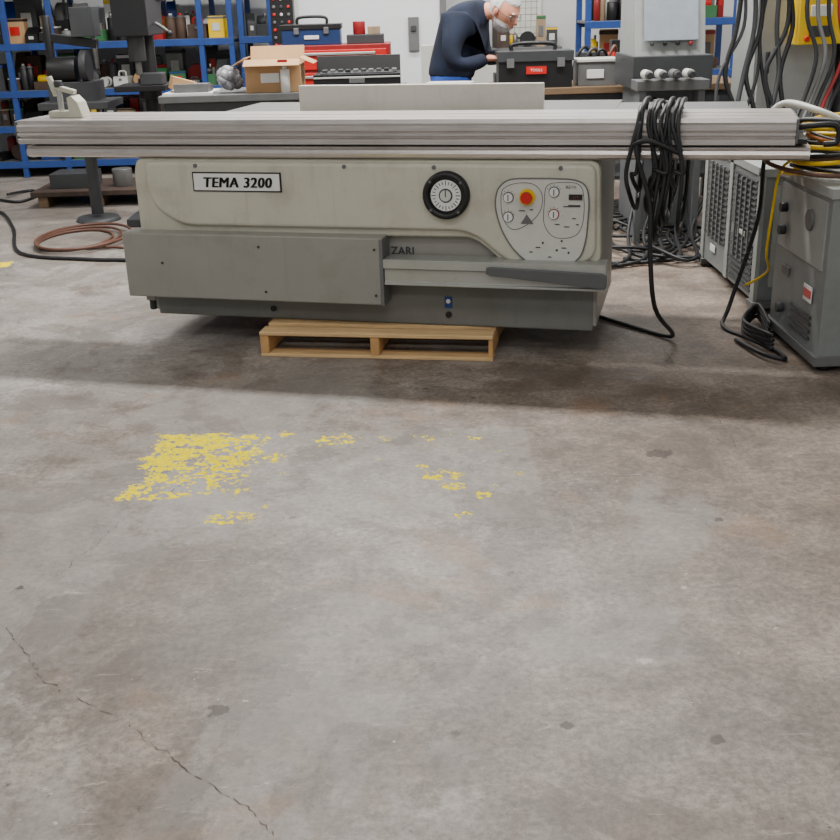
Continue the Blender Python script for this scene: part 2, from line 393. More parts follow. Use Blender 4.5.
k.tube([(1.76,-.03,.99),(1.80,-.06,1.0),(1.90,-.06,1.0),(1.91,-.06,.94),(1.86,-.06,.93)],.012,black)
k.done('table_end_caps',saw,bevel=.003)
k=MB()
k.box((-1.50,.10,1.045),(.16,.07,.03),cream); k.cyl((-1.53,.10,1.10),.013,.14,alu_p); k.box((-1.50,.10,1.155),(.11,.03,.022),cream,(0,.25,0)); k.cyl((-1.56,.10,1.17),.014,.09,cream,rot=(0,-.3,0))
k.prism([(-1.47,1.03),(-1.40,1.03),(-1.42,1.10),(-1.45,1.13),(-1.475,1.12)],.06,.14,cream)
k.cyl((-1.53,.10,1.18),.02,.03,darkg)
k.done('edge_clamp',saw,bevel=.004)
k=MB(); k.bb(-.95,1.0,.36,1.15,.965,1.0,iron); k.bb(-.95,1.0,.40,1.1,.86,.966,grey_d)
k.bb(1.0,1.6,.40,1.0,.975,1.0,iron)
k.done('cast_table',saw,bevel=.003)
k=MB(); k.bb(-.51,.68,.55,.59,1.0,1.128,fencem); k.bb(-.40,.55,.59,.66,1.0,1.04,iron); k.box((.1,.56,1.0),(.12,.1,.02),alu_p)
k.box((-.02,.62,1.06),(.05,.06,.1),fencem); k.box((.22,.64,1.125),(.22,.12,.012),fencem)
k.done('rip_fence',saw,bevel=.005)
# ---------------------------------------------------------------- pallet
TP=-math.atan2(.18,1.05)
k=MB()
W=1.06;Dp=.95
for x in (0,W/2,W): k.bb(max(0,x-.02) if x else 0,(x+.02) if 0<x<W else (.04 if x==0 else W),.0,Dp,.016,.10,wood_e)
for i in range(7):
    y=.0+i*(Dp-.09)/6; k.bb(0,W,y-(.006 if i==0 else 0),y+.09,.10,.118,wood)
for y in (0,Dp/2-.045,Dp-.09): k.bb(0,W,y,y+.09,0,.016,wood)
k.done('wooden_pallet',None,(-.715,4.80,0),TP,bevel=.003,seg=1)
# ---------------------------------------------------------------- hanging cable coil
def sw(s_,d,z): return (-.184+.968*s_+.25*d,4.89-.25*s_+.968*d,z)
k=MB(); rr=random.Random(3)
for i in range(10):
    s0=1.15+.017*i+rr.uniform(-.008,.008); zb=rr.uniform(.5,.76); s1=s0+rr.uniform(-.03,.05); o=rr.uniform(0,.03); hh=rr.uniform(1.045,1.09)
    k.tube([sw(s0,-.075-o,1.0),sw(s0+.01,-.03,hh),sw(s0+.02,.16,hh),sw(s0,.345,1.045),sw(s1,.37+o,.9),sw(s1,.30,zb+.08),sw((s0+s1)/2,.10,zb),sw(s1-.02,-.06-o,zb+.09),sw((s0+s1)/2+rr.uniform(-.04,.04),-.085-o,.83)],.0088,rubber,8,True,6)
k.tube([sw(1.16,-.09,1.02),sw(1.15,-.11,.9),sw(1.21,-.10,.7),sw(1.22,-.10,.5),sw(1.25,-.06,.25),(1.16,4.80,.05),(1.14,4.90,.012),(1.04,5.04,.012),(.89,5.27,.012),(.7,5.6,.012)],.010,rubber,8)
k.tube([sw(1.13,-.1,.93),sw(1.2,-.125,.95),sw(1.32,-.11,.9)],.011,rubber)
k.done('power_cable_coil')
# ---------------------------------------------------------------- hoses on floor
k=MB()
for i in range(3):
    r0=.22+.03*i
    k.tube([(-2.35+r0*1.1*math.cos(a)+.03*i,7.6+r0*1.6*math.sin(a),.012+.012*i) for a in [j*math.pi/5 for j in range(10)]],.01,brown,6,True,4)
k.tube([(-2.2,7.3,.012),(-2.0,7.3,.015),(-1.8,7.3,.012),(-1.7,7.25,.3),(-1.66,7.3,.85)],.01,brown,6)
k.done('air_hose')
k=MB()
k.tube([(-3.6,8.9,.012),(-3.31,8.84,.012),(-2.95,8.1,.012),(-2.6,7.2,.012),(-2.1,6.95,.012),(-1.81,6.88,.012),(-1.4,6.7,.012)],.012,rubber,8)
k.tube([(-3.9,9.6,.012),(-3.6,9.5,.012),(-3.3,9.3,.012),(-3.25,9.7,.012),(-3.4,9.9,.012),(-3.5,9.6,.03)],.012,rubber,8)
k.done('power_cable')
k=MB(); rr=random.Random(11)
for i in range(12):
    cx=1.42+rr.uniform(-.2,.3);cy=7.0+rr.uniform(-.7,.8);ra=rr.uniform(.12,.32)
    k.tube([(cx+ra*math.cos(a)*rr.uniform(.7,1.2),cy+ra*1.6*math.sin(a)*rr.uniform(.8,1.1),.012+rr.uniform(0,.07)) for a in [j*math.pi/4 for j in range(8)]],.011,rubber,6,True,4)
for i in range(6):
    x=1.25+i*.1; k.tube([(x-.3,6.2+.1*i,.012),(x,6.4,.03),(x+.1,6.9,.1),(x+.2+rr.uniform(-.1,.1),7.2,.4),(x+.2,7.25,.88)],.012,rubber,6)
k.done('tangled_floor_cables')
# ---------------------------------------------------------------- welders
def louver(k,x,y0,y1,z0,z1,n):
    for i in range(n):
        z=z0+(z1-z0)*(i+.5)/n
        k.box((x-.004,(y0+y1)/2,z),(.012,(y1-y0),(z1-z0)/n*.45),darkg,(0,.5,0))
k=MB()
k.bb(1.68,2.36,5.32,6.35,.05,.68,wgrey); k.bb(1.67,2.37,5.30,6.37,.66,.70,wgrey_l)
k.bb(1.67,1.69,5.30,5.36,.04,.68,wgrey_l); k.bb(1.67,1.69,6.30,6.36,.04,.68,wgrey_l); k.bb(1.67,1.69,5.80,5.86,.05,.68,wgrey_l)
louver(k,1.68,5.38,5.78,.36,.64,10); louver(k,1.68,5.38,5.78,.07,.32,9); louver(k,1.68,5.88,6.28,.20,.62,14)
for yy in (5.46,5.54,5.62,5.70,5.96,6.04,6.12,6.20): k.bb(1.664,1.676,yy-.006,yy+.006,.2,.62,wgrey)
k.bb(1.66,2.38,5.28,5.38,.02,.05,midg); k.bb(1.66,2.38,6.28,6.38,.02,.05,midg)
for x in (1.72,2.3):
    for y in (5.36,6.3): k.cyl((x,y,.012),.03,.024,black)
k.bb(1.74,2.3,5.308,5.322,.12,.62,wgrey_l)
for i in range(9): k.box((2.02,5.302,.2+.045*i),(.4,.012,.016),darkg,(.5,0,0))
k.box((1.672,6.1,.15),(.004,.1,.04),white); k.box((1.672,5.58,.345),(.006,.12,.025),offw); k.box((1.67,6.05,.665),(.006,.1,.02),dred)
k.done('welding_power_source',None,bevel=.004)
k=MB()
X0,X1,Y0,Y1=1.655,2.25,4.34,4.98
k.bb(X0,X1,Y0,Y1,.06,.74,wgrey); k.bb(X0-.01,X1+.01,Y0-.01,Y1+.01,.72,.76,wgrey_l)
k.bb(X0-.015,X1+.015,Y0-.015,Y1+.015,.03,.07,midg)
for x in (X0+.05,X1-.05):
    for y in (Y0+.05,Y1-.05): k.cyl((x,y,.016),.03,.032,black)
k.bb(X0-.006,X0+.01,Y0+.04,Y1-.04,.42,.70,wgrey_l)
k.cyl((X0-.02,4.86,.60),.022,.03,black,'X'); k.cyl((X0-.02,4.86,.50),.022,.03,darkg,'X')
k.cyl((X0-.01,4.55,.60),.045,.015,midg,'X')
k.box((X0-.008,4.50,.30),(.004,.10,.07),white); k.box((X0-.010,4.50,.30),(.004,.09,.035),red); k.box((X0-.008,4.80,.33),(.004,.1,.04),midg)
k.cyl((X0-.02,4.8,.16),.022,.03,darkg,'X')
louver(k,X0,4.45,4.7,.1,.22,4)
for i in range(8): k.box((1.96,Y0-.004,.2+.05*i),(.4,.014,.018),darkg,(.5,0,0))
k.done('welding_power_source',None,bevel=.004)
k=MB(); rr=random.Random(5)
mats=[yellow,rubber,brown,rubber,yellow,rubber,yellow,rubber,orange,rubber,yellow,yellow]
for i,mm in enumerate(mats):
    cx=1.80+rr.uniform(-.05,.08);cy=4.66+rr.uniform(-.05,.05);ra=.17+rr.uniform(0,.07)
    k.tube([(cx+ra*math.cos(a)*1.15,cy+ra*math.sin(a),.775+.018*i+.015*math.sin(a*2+i)) for a in [j*math.pi/5 for j in range(10)]],.0095,mm,7,True,4)
k.tube([(1.62,4.6,.86),(1.53,4.62,.80),(1.52,4.66,.6),(1.54,4.75,.42),(1.6,4.9,.3),(1.55,5.05,.2)],.006,yellow)
k.tube([(1.66,4.8,.9),(1.57,4.95,.85),(1.6,5.1,.5),(1.5,5.1,.1),(1.45,5.0,.012),(1.55,4.75,.012),(1.58,4.5,.015),(1.5,4.55,.02),(1.45,4.8,.012)],.010,rubber)
k.tube([(1.85,4.6,.95),(1.7,4.7,1.02),(1.62,4.9,1.04),(1.57,4.95,.98),(1.6,4.9,.9),(1.8,4.8,.92)],.014,offw)
k.tube([(1.9,4.5,.92),(1.7,4.45,1.0),(1.6,4.6,1.0),(1.65,4.8,.95)],.010,darkg)
for i in range(4): k.tube([(1.56,4.62,.02+.02*i),(1.5,4.85,.02+.02*i),(1.58,5.05,.02+.02*i),(1.64,5.1,.03+.02*i),(1.6,4.8,.02+.02*i)],.009,rubber)
k.done('hose_bundle')
# ---------------------------------------------------------------- cabinets right
k=MB()
k.bb(2.02,2.50,6.75,7.2,0,2.1,cabg); k.bb(2.04,2.48,6.735,6.75,.08,2.05,M('cabinet_door',(166,168,166),.4,0,.03,grime=.15))
k.cyl((2.09,6.72,1.1),.012,.12,black); k.box((2.3,6.73,1.35),(.14,.006,.1),white)
k.done('electrical_cabinet',None,bevel=.006)
k=MB()
k.bb(2.53,3.3,6.55,7.2,0,2.1,cabd); k.bb(2.56,3.27,6.535,6.55,.08,2.05,cabd); k.cyl((2.6,6.52,1.0),.015,.2,black)
k.done('electrical_cabinet',None,bevel=.006)
k=MB(); k.bb(2.2,2.5,6.56,6.73,1.2,1.5,yellow); k.box((2.32,6.555,1.38),(.12,.006,.06),white); k.box((2.32,6.555,1.27),(.12,.006,.06),darkg)
k.cyl((2.25,6.55,1.23),.015,.02,red,'Y'); k.bb(2.22,2.48,6.58,6.72,1.5,1.515,darkg)
k.done('yellow_disconnect_box',None,bevel=.005)
k=MB(); rr=random.Random(2)
for i in range(9):
    x=1.86+.035*i
    k.tube([(x,6.62,2.2),(x+rr.uniform(-.03,.03),6.6,1.6),(x+rr.uniform(-.06,.04),6.58,1.3),(x+rr.uniform(-.1,.05),6.55,1.05),(x+rr.uniform(-.12,.02),6.5,.8),(x-.05,6.5,.5)],rr.choice((.01,.014)),rr.choice((rubber,rubber,darkg,black)),7)
for i in range(5): k.tube([(2.25+.04*i,6.5,1.9),(2.2+.06*i,6.45,1.4),(2.26+.05*i,6.4,1.15),(2.2+.04*i,6.38,.9),(2.1+.05*i,6.3,.715)],.012,(rubber,midg,rubber,dred,rubber)[i],7)
k.done('hanging_cables')
k=MB()
k.bb(1.45,1.86,7.35,7.8,0,.95,cabd); k.prism([(7.25,1.12),(7.8,1.12),(7.8,1.75),(7.4,1.75)],1.42,1.86,cabg,'YZ'); k.bb(1.40,1.90,7.2,7.85,.93,1.13,darkg)
k.box((1.64,7.29,1.42),(.34,.01,.42),M('panel_blue_grey',(138,146,154),grime=.2),(-.24,0,0))
for i in range(4): k.cyl((1.52+.08*i,7.24,1.2),.012,.03,(darkg,black,black,dred)[i],'Y')
k.done('machine_control_console',None,bevel=.006)
k=MB()
for i in range(4):
    k.cyl((1.44+.085*i,6.98,1.035),.028,.11,(offw,offw,midg,offw)[i],'Y'); k.cyl((1.44+.085*i,6.90,1.035),.02,.06,darkg,'Y')
k.bb(1.38,1.82,6.95,7.15,.94,1.0,midg); k.bb(1.40,1.44,6.97,7.13,0,.94,cabd); k.bb(1.76,1.80,6.97,7.13,0,.94,cabd)
k.done('connector_stand',None,bevel=.003)
# ---------------------------------------------------------------- shelving
def shelf(x0,x1,y0,y1,posts,levels,H,name='storage_shelf'):
    k=MB()
    for x in posts:
        for y in (y0,y1-.05): k.bb(x,x+.05,y,y+.05,0,H,blue)
    for z in levels:
        k.bb(x0,x1,y0-.005,y0+.035,z-.06,z,blue); k.bb(x0,x1,y1-.04,y1,z-.06,z,blue); k.bb(x0,x1,y0+.03,y1-.03,z-.02,z,midg)
    return k.done(name,None,bevel=.003,seg=1)
sh1=shelf(-4.9,-1.62,10.8,11.6,(-4.9,-3.75,-3.33,-2.42,-1.95,-1.67),(.15,.48,.80,1.22,1.75),2.3)
sh2=shelf(1.55,2.9,10.2,10.8,(1.55,2.05,2.85),(.4,.85,1.28,1.8),2.3)
sh3=shelf(-1.60,-1.27,11.0,11.6,(-1.60,-1.32),(.5,.9,1.22,1.7),2.2)
cols=[black,darkg,darkg,midg,black,brn,tan,rust,darkg,midg,card,blueb,red,white,offw,dred,green,yellow,black,iron]
def item(par,x,y,z,w,h,rr):
    t=rr.random(); c=rr.choice(cols); c2=rr.choice(cols); k=MB()
    if t<.3:
        d=w*rr.uniform(.7,1.2); k.box((0,0,h/2),(w,d,h),c); k.box((0,0,h*.93),(w*1.04,d*1.04,h*.1),c2); k.box((0,-d/2-.003,h*.5),(w*.5,.004,h*.35),rr.choice((offw,midg,red))); n='parts_box'
    elif t<.45:
        k.prism([(-.12,0),(.12,0),(.12,h),(-.02,h),(-.12,h*.55)],-w/2,w/2,c,'YZ'); k.box((0,-.122,h*.35),(w*.4,.004,h*.2),offw); n='parts_bin'
    elif t<.65:
        r=min(w*.3,.05); hh=min(h,.24)
        for j in range(2):
            xx=(j-.5)*w*.5
            k.cyl((xx,0,hh*.42),r,hh*.84,(c,c2)[j]); k.cyl((xx,0,hh*.88),r*.8,hh*.08,midg,r2=r*.5); k.cyl((xx,0,hh*.96),r*.35,hh*.08,(white,red)[j])
        n='spray_can'
    elif t<.78:
        r=min(w*.45,h*.45); k.cyl((0,0,r),r,.02,c,'Y'); k.cyl((0,.1,r),r,.02,c,'Y'); k.cyl((0,.05,r),r*.6,.1,c2,'Y'); n='cable_spool'
    elif t<.88:
        k.box((0,0,h*.3),(w,.18,h*.6),c); k.tube([(-w*.25,0,h*.6),(-w*.2,0,h*.85),(w*.2,0,h*.85),(w*.25,0,h*.6)],.01,c2,6); k.box((0,-.092,h*.45),(w*.2,.01,h*.12),midg); n='toolbox'
    else:
        k.box((0,0,h*.25),(w,.2,h*.5),c); k.cyl((-.1*w,0,h*.6),h*.28,w*.6,c2,'X'); k.box((w*.3,0,h*.6),(w*.2,.1,h*.4),iron); k.cyl((w*.1,-.02,h*.8),.012,h*.35,iron); n='motor_part'
    k.done(n,par,(x,y,z),rr.uniform(-.2,.2),bevel=.003,seg=1)
def fill(par,x0,x1,y,z,hmax,seed,lo=.45):
    rr=random.Random(seed); x=x0
    while x<x1-.06:
        w=rr.uniform(.08,.22)
        if x+w>x1: w=x1-x
        item(par,x+w/2,y,z,w*.92,rr.uniform(lo,.97)*hmax,rr); x+=w+rr.uniform(0.0,.012)
for z,h,sd in ((1.22,.42,1),(.80,.34,2),(.48,.24,3),(.15,.26,4)):
    fill(sh1,-4.05,-1.7,11.0,z,h*.75,sd,.3); fill(sh1,-4.05,-1.7,11.32,z,h,sd+50,.8)
for z,h,sd in ((1.28,.42,21),(.85,.36,22)): fill(sh2,1.65,2.8,10.4,z,h*.8,sd); fill(sh2,1.65,2.8,10.65,z,h,sd+50,.7)
for z,h,sd in ((1.22,.4,31),(.9,.26,32)): fill(sh3,-1.55,-1.3,11.25,z,h,sd)
# ---------------------------------------------------------------- drill press + grinder
k=MB()
k.box((-1.9,8.35,.03),(.4,.6,.06),darkg); k.cyl((-1.9,8.45,.8),.055,1.5,black); k.box((-1.9,8.25,.97),(.36,.36,.04),black); k.cyl((-1.9,8.4,.95),.08,.14,black)
k.box((-1.9,8.25,1.45),(.24,.5,.26),black); k.cyl((-1.9,8.12,1.25),.06,.2,darkg); k.cyl((-1.9,8.12,1.12),.022,.12,iron)
k.cyl((-1.9,8.45,1.65),.16,.22,black,r2=.13); k.tube([(-1.77,8.2,1.4),(-1.70,8.16,1.36),(-1.66,8.12,1.33)],.012,iron); k.sph((-1.66,8.12,1.33),(.022,.022,.022),black)
k.box((-1.82,8.18,1.03),(.16,.14,.08),darkg)
k.done('drill_press',None,bevel=.006)
k=MB()
k.box((-2.40,8.35,.86),(.5,.45,.05),darkg); k.cyl((-2.40,8.4,.45),.045,.8,darkg); k.cyl((-2.40,8.4,.015),.17,.03,darkg,r2=.15)
k.box((-2.42,8.35,.95),(.34,.26,.14),darkg); k.cyl((-2.48,8.3,1.1),.09,.2,black,'X'); k.cyl((-2.32,8.3,1.12),.11,.05,darkg,'X')
k.cyl((-2.56,8.3,1.22),.03,.5,black); k.box((-2.42,8.32,1.30),(.4,.08,.06),black,(0,.15,0)); k.cyl((-2.24,8.3,1.25),.018,.3,iron); k.box((-2.3,8.35,1.42),(.16,.2,.2),darkg)
k.done('bench_grinder_stand',None,bevel=.005)
k=MB(); k.bb(-3.1,-2.1,9.0,9.7,.09,.13,rust)
for x in (-3.05,-2.6,-2.2): k.bb(x,x+.08,9.02,9.68,0,.09,bwood)
k.box((-2.8,9.3,.19),(.35,.3,.12),darkg); k.cyl((-2.4,9.25,.2),.08,.14,iron)
k.done('steel_skid',None,bevel=.004)
# ---------------------------------------------------------------- left bench & stuff
def bench(x0,x1,y0,y1,z,top,leg=darkg):
    k=MB(); k.bb(x0,x1,y0,y1,z-.045,z,top)
    for x in (x0+.03,x1-.09):
        for y in (y0+.03,y1-.09): k.bb(x,x+.06,y,y+.06,0,z-.045,leg)
    k.bb(x0+.05,x1-.05,y0+.05,y1-.05,.25,.28,leg); k.bb(x0+.04,x1-.04,y0+.02,y0+.05,z-.14,z-.045,leg)
    return k.done('workbench',None,bevel=.004)
bench(-1.62,-.02,7.35,8.0,.965,midg)
Z=.965
k=MB()
k.bb(-1.06,-.70,7.42,7.72,Z,Z+.17,card); k.box((-.88,7.38,Z+.185),(.36,.10,.006),card,(.35,0,0)); k.box((-.88,7.76,Z+.22),(.36,.12,.006),card,(1.1,0,0))
k.box((-1.10,7.57,Z+.19),(.10,.3,.006),card,(0,-.5,0)); k.box((-.66,7.57,Z+.19),(.10,.3,.006),card,(0,.4,0)); k.box((-.9,7.417,Z+.09),(.12,.004,.06),white)
k.done('cardboard_box',None,bevel=.002,seg=1)
k=MB()
for i in range(14):
    rb=random.Random(i); k.sph((-1.18+rb.uniform(-.06,.06),7.5+rb.uniform(-.05,.05),Z+.05+rb.uniform(0,.09)),(rb.uniform(.03,.06),.04,rb.uniform(.03,.05)),clear,(rb.random(),rb.random(),0),10,8)
k.done('plastic_bag')
k=MB(); k.cyl((-.80,7.385,Z+.07),.03,.14,white); k.cyl((-.80,7.385,Z+.155),.014,.04,white); k.box((-.81,7.385,Z+.19),(.06,.02,.025),dred); k.done('spray_bottle')
k=MB(); k.bb(-1.60,-1.28,7.4,7.75,Z,Z+.012,white); k.box((-1.42,7.5,Z+.04),(.22,.12,.05),midg); k.box((-1.36,7.6,Z+.03),(.1,.1,.04),darkg); k.box((-1.5,7.6,Z+.05),(.16,.2,.08),card,(0,.3,.3)); k.done('paper_stack')
k=MB()
k.bb(-.62,-.06,7.40,7.72,Z,Z+.10,black); k.box((-.34,7.74,Z+.12),(.56,.02,.16),black,(-.3,0,0)); k.bb(-.58,-.1,7.43,7.69,Z+.095,Z+.108,darkg)
for i in range(10): k.box((-.55+.05*i,7.5+.02*(i%3),Z+.115),(.03,.1,.02),(darkg,iron,darkg,black,iron)[i%5])
k.box((-.34,7.395,Z+.06),(.1,.012,.03),midg); k.bb(-.62,-.06,7.396,7.40,Z+.075,Z+.085,offw)
k.done('open_tool_case',None,bevel=.004)
k=MB()
k.bb(-1.1,-.15,9.3,9.8,.08,1.18,dred)
for i in range(6): k.bb(-1.07,-.18,9.285,9.30,.12+.175*i,.27+.175*i,red); k.box((-.62,9.275,.24+.175*i),(.7,.02,.02),alu_p)
for x in (-1.0,-.25):
    for y in (9.38,9.72): k.cyl((x,y,.04),.04,.03,black,'X')
k.done('tool_chest',None,bevel=.004)
k=MB(); k.bb(-1.02,-.55,9.38,9.62,1.181,1.32,M('toolbox_blue',(24,50,96),.4)); k.bb(-1.03,-.54,9.37,9.63,1.30,1.34,black); k.tube([(-.9,9.5,1.34),(-.88,9.5,1.39),(-.68,9.5,1.39),(-.66,9.5,1.34)],.012,black); k.box((-.9,9.368,1.29),(.04,.02,.05),midg); k.box((-.66,9.368,1.29),(.04,.02,.05),midg); k.box((-.78,9.375,1.24),(.12,.012,.03),white); k.done('toolbox',None,bevel=.004)
k=MB(); k.bb(-.5,-.2,9.4,9.6,1.181,1.25,darkg); k.cyl((-.4,9.5,1.30),.05,.1,dred); k.box((-.28,9.5,1.28),(.1,.1,.06),tan); k.done('shop_supplies',None,bevel=.004)
k=MB(); k.bb(-1.235,-1.03,10.55,10.7,.0,1.9,black)
for i in range(3):
    for j in range(10): k.cyl((-1.20+.065*i,10.54,1.15+.065*j),.014,.02,(red,offw,midg,darkg)[(i+j*2)%4],'Y',seg=10)
k.done('push_button_panel',None,bevel=.004)
k=MB(); k.bb(-1.05,.30,11.0,11.06,0,2.4,M('white_panel',(216,219,222),.5,0,.02)); k.bb(.30,.36,10.98,11.08,0,2.4,midg); k.bb(-1.08,-1.02,10.98,11.08,0,2.4,offw); k.done('white_partition_panel',None,bevel=.003)
k=MB(); k.bb(.0,.10,10.97,11.0,1.05,1.35,midg); k.box((.05,10.965,1.25),(.05,.02,.05),darkg); k.done('wall_switch_box',None,bevel=.003)
k=MB(); k.bb(.1,.36,9.5,9.56,.1,1.15,offw); k.bb(.08,.38,9.4,9.66,0,.1,offw); k.done('white_sheet_stand',None,bevel=.003)
k=MB(); k.bb(.92,1.34,11.76,11.80,1.12,1.75,M('chart_paper',(205,205,196),.6))
for i in range(7): k.bb(.96+.055*i,.963+.055*i,11.757,11.76,1.15,1.72,midg)
for i in range(10): k.bb(.95,1.31,11.757,11.76,1.15+.06*i,1.153+.06*i,midg)
k.done('wall_chart')
k=MB(); k.bb(.60,1.5,11.5,11.75,0,1.0,cabg); k.bb(.62,1.04,11.485,11.5,.1,.95,offw); k.bb(1.06,1.48,11.485,11.5,.1,.95,offw); k.bb(.58,1.52,11.48,11.77,1.0,1.03,midg); bc=k.done('base_cabinet',None,bevel=.003)
rr=random.Random(77); x=.85
for w_ in (.14,.1,.18,.1,.12): item(bc,x+w_/2,11.6,1.03,w_*.9,rr.uniform(.12,.3),rr); x+=w_
# ---------------------------------------------------------------- right bench
bench(.60,2.35,7.95,8.75,.90,bwood)
k=MB()
k.bb(.62,1.13,8.0,8.24,.90,1.10,black); k.bb(.61,1.14,7.99,8.25,1.08,1.145,darkg); k.box((.88,7.99,1.02),(.14,.012,.05),red); k.text('TOOLS',.026,white,FM(.88,7.983,1.02),.001)
k.tube([(.72,8.12,1.145),(.74,8.12,1.19),(1.0,8.12,1.19),(1.02,8.12,1.145)],.014,black); k.box((.70,7.985,1.07),(.05,.02,.06),midg); k.box((1.05,7.985,1.07),(.05,.02,.06),midg)
k.done('toolbox',None,bevel=.006)
k=MB(); k.bb(.62,.86,8.32,8.55,.90,.98,darkg); k.cyl((.70,8.40,1.03),.05,.12,iron); k.box((.78,8.42,1.05),(.14,.06,.08),midg); k.cyl((.70,8.40,1.10),.02,.05,red); k.done('bench_vise',None,bevel=.004)
k=MB(); k.bb(1.18,1.46,8.05,8.3,.90,1.07,midg); k.bb(1.17,1.47,8.04,8.31,1.06,1.08,offw); k.box((1.3,8.045,.98),(.12,.006,.06),white); k.done('battery_charger_box',None,bevel=.003)
k=MB(); k.bb(1.50,1.85,8.02,8.25,.90,.96,card); k.bb(1.52,1.8,8.04,8.22,.96,1.0,card); k.done('cardboard_box',None,bevel=.002)
k=MB(); k.bb(1.80,2.1,8.3,8.5,.90,1.10,card); k.box((1.95,8.298,1.02),(.12,.004,.05),white); k.box((1.95,8.27,1.11),(.3,.08,.004),card,(.3,0,0)); k.done('cardboard_box',None,bevel=.002)
k=MB()
for i in range(7): k.tube([(1.2+.08*i,8.5,.915),(1.22+.08*i,8.45,1.06+.02*(i%3)),(1.3+.07*i,8.47,1.14-.02*(i%3)),(1.4+.05*i,8.55,.915)],.012,(rubber,darkg,rubber,brown,rubber,black,rubber)[i],6)
k.box((1.35,8.6,1.0),(.2,.12,.2),darkg); k.box((1.6,8.62,1.04),(.2,.12,.28),black); k.cyl((1.5,8.52,1.0),.04,.2,red)
k.done('bench_clutter')
# ---------------------------------------------------------------- MAN
man=empty('man',(.31,8.42,0))
yaw=math.radians(-22); Fv=Vector((math.cos(yaw),math.sin(yaw),0)); Lv=Vector((-math.sin(yaw),math.cos(yaw),0))
def mp(f,l,z): v=Fv*f+Lv*l; return (v.x,v.y,z)
def skinobj(name,V,E,Rr,mat,sub=2):
    me=bpy.data.meshes.new(name); me.from_pydata([mp(*v) for v in V],E,[]); me.update()
    ob=bpy.data.objects.new(name,me); bpy.context.scene.collection.objects.link(ob); me.materials.append(mat)
    sk=ob.modifiers.new('skin','SKIN'); sk.use_smooth_shade=True
    for i,d in enumerate(me.skin_vertices[0].data):
        r=Rr[i]; d.radius=(r,r) if not isinstance(r,tuple) else r; d.use_root=(i==0)
    s=ob.modifiers.new('sub','SUBSURF'); s.levels=sub; s.render_levels=sub
    ob.parent=man; return ob
skinobj('sweatshirt',[(-.01,0,.955),(-.01,0,.975),(.02,0,1.09),(.07,0,1.24),(.14,0,1.36),(.24,0,1.41),(.285,0,1.42),
  (.13,-.18,1.37),(.10,-.27,1.21),(.11,-.30,1.06),(.22,-.23,1.06),(.32,-.15,1.10),
  (.13,.18,1.37),(.12,.27,1.22),(.15,.28,1.09),(.25,.2,1.08),(.33,.10,1.11)],
  [(0,1),(1,2),(2,3),(3,4),(4,5),(5,6),(4,7),(7,8),(8,9),(9,10),(10,11),(4,12),(12,13),(13,14),(14,15),(15,16)],
  [.17,.185,.185,.19,.155,.095,.078,.10,.085,.072,.06,.045,.10,.085,.07,.06,.045],navy)
skinobj('jeans',[(-.01,0,1.01),(-.01,0,.99),(0,0,.88),(0,-.09,.82),(.03,-.10,.48),(-.01,-.11,.10),(0,.09,.82),(.03,.10,.48),(-.01,.11,.10)],
  [(0,1),(1,2),(2,3),(3,4),(4,5),(2,6),(6,7),(7,8)],[.165,.17,.17,.11,.08,.06,.11,.08,.06],jean)
skinobj('neck',[(.17,0,1.40),(.27,0,1.41),(.35,0,1.41)],[(0,1),(1,2)],[.07,.064,.06],skin)
for sgn,nm in ((-1,'near'),(1,'far')):
    bx,bl,bz=(.32,-.15,1.10) if sgn<0 else (.33,.10,1.11)
    skinobj('hand_palm_'+nm,[(bx-.01,bl,bz),(bx+.03,bl,bz+.003),(bx+.075,bl,bz-.003)],[(0,1),(1,2)],[.028,(.036,.022),(.042,.02)],skin)
    for i in range(4):
        o=(i-1.5)*.019; ln=(.85,1,.95,.75)[i]
        skinobj('finger_%s_%d'%(nm,i+1),[(bx+.06,bl+o*.9,bz),(bx+.10,bl+o,bz-.002),(bx+.10+.03*ln,bl+o,bz-.022),(bx+.10+.038*ln,bl+o,bz-.045)],[(0,1),(1,2),(2,3)],[.010,.0095,.0088,.0075],skin,1)
    skinobj('thumb_'+nm,[(bx+.03,bl-sgn*.02,bz-.005),(bx+.055,bl-sgn*.045,bz-.02),(bx+.09,bl-sgn*.045,bz-.035)],[(0,1),(1,2)],[.013,.011,.009],skin,1)
for l in (-.11,.11):
    k=MB(); p=mp(.06,l,.045); k.sph(p,(.14,.05,.045),black,(0,0,yaw)); k.box((p[0],p[1],.012),(.26,.09,.024),darkg,(0,0,yaw)); k.done('shoe',man)
k=MB()
k.mi(skin); k.mi(hairm)
q=bmesh.ops.create_uvsphere(k.bm,u_segments=64,v_segments=48,radius=1)
g=lambda t,s: math.exp(-(t/s)**2)
def region(x,y,z):
    if z>.62-.25*max(0,-x) : return 'hair'
    if x<.12 and z>-.42+.35*max(0,x+.2): return 'hair' if not (abs(y)>.86 and -.35<z<.1 and x>-.25) else 'skin'
    if x>-.05 and z<-.40 and not (abs(y)<.34 and -.56<z<-.47 and x>.6): return 'beard'
    if x>.6 and abs(y)<.38 and -.47<z<-.36: return 'beard'
    return 'skin'
orig={}
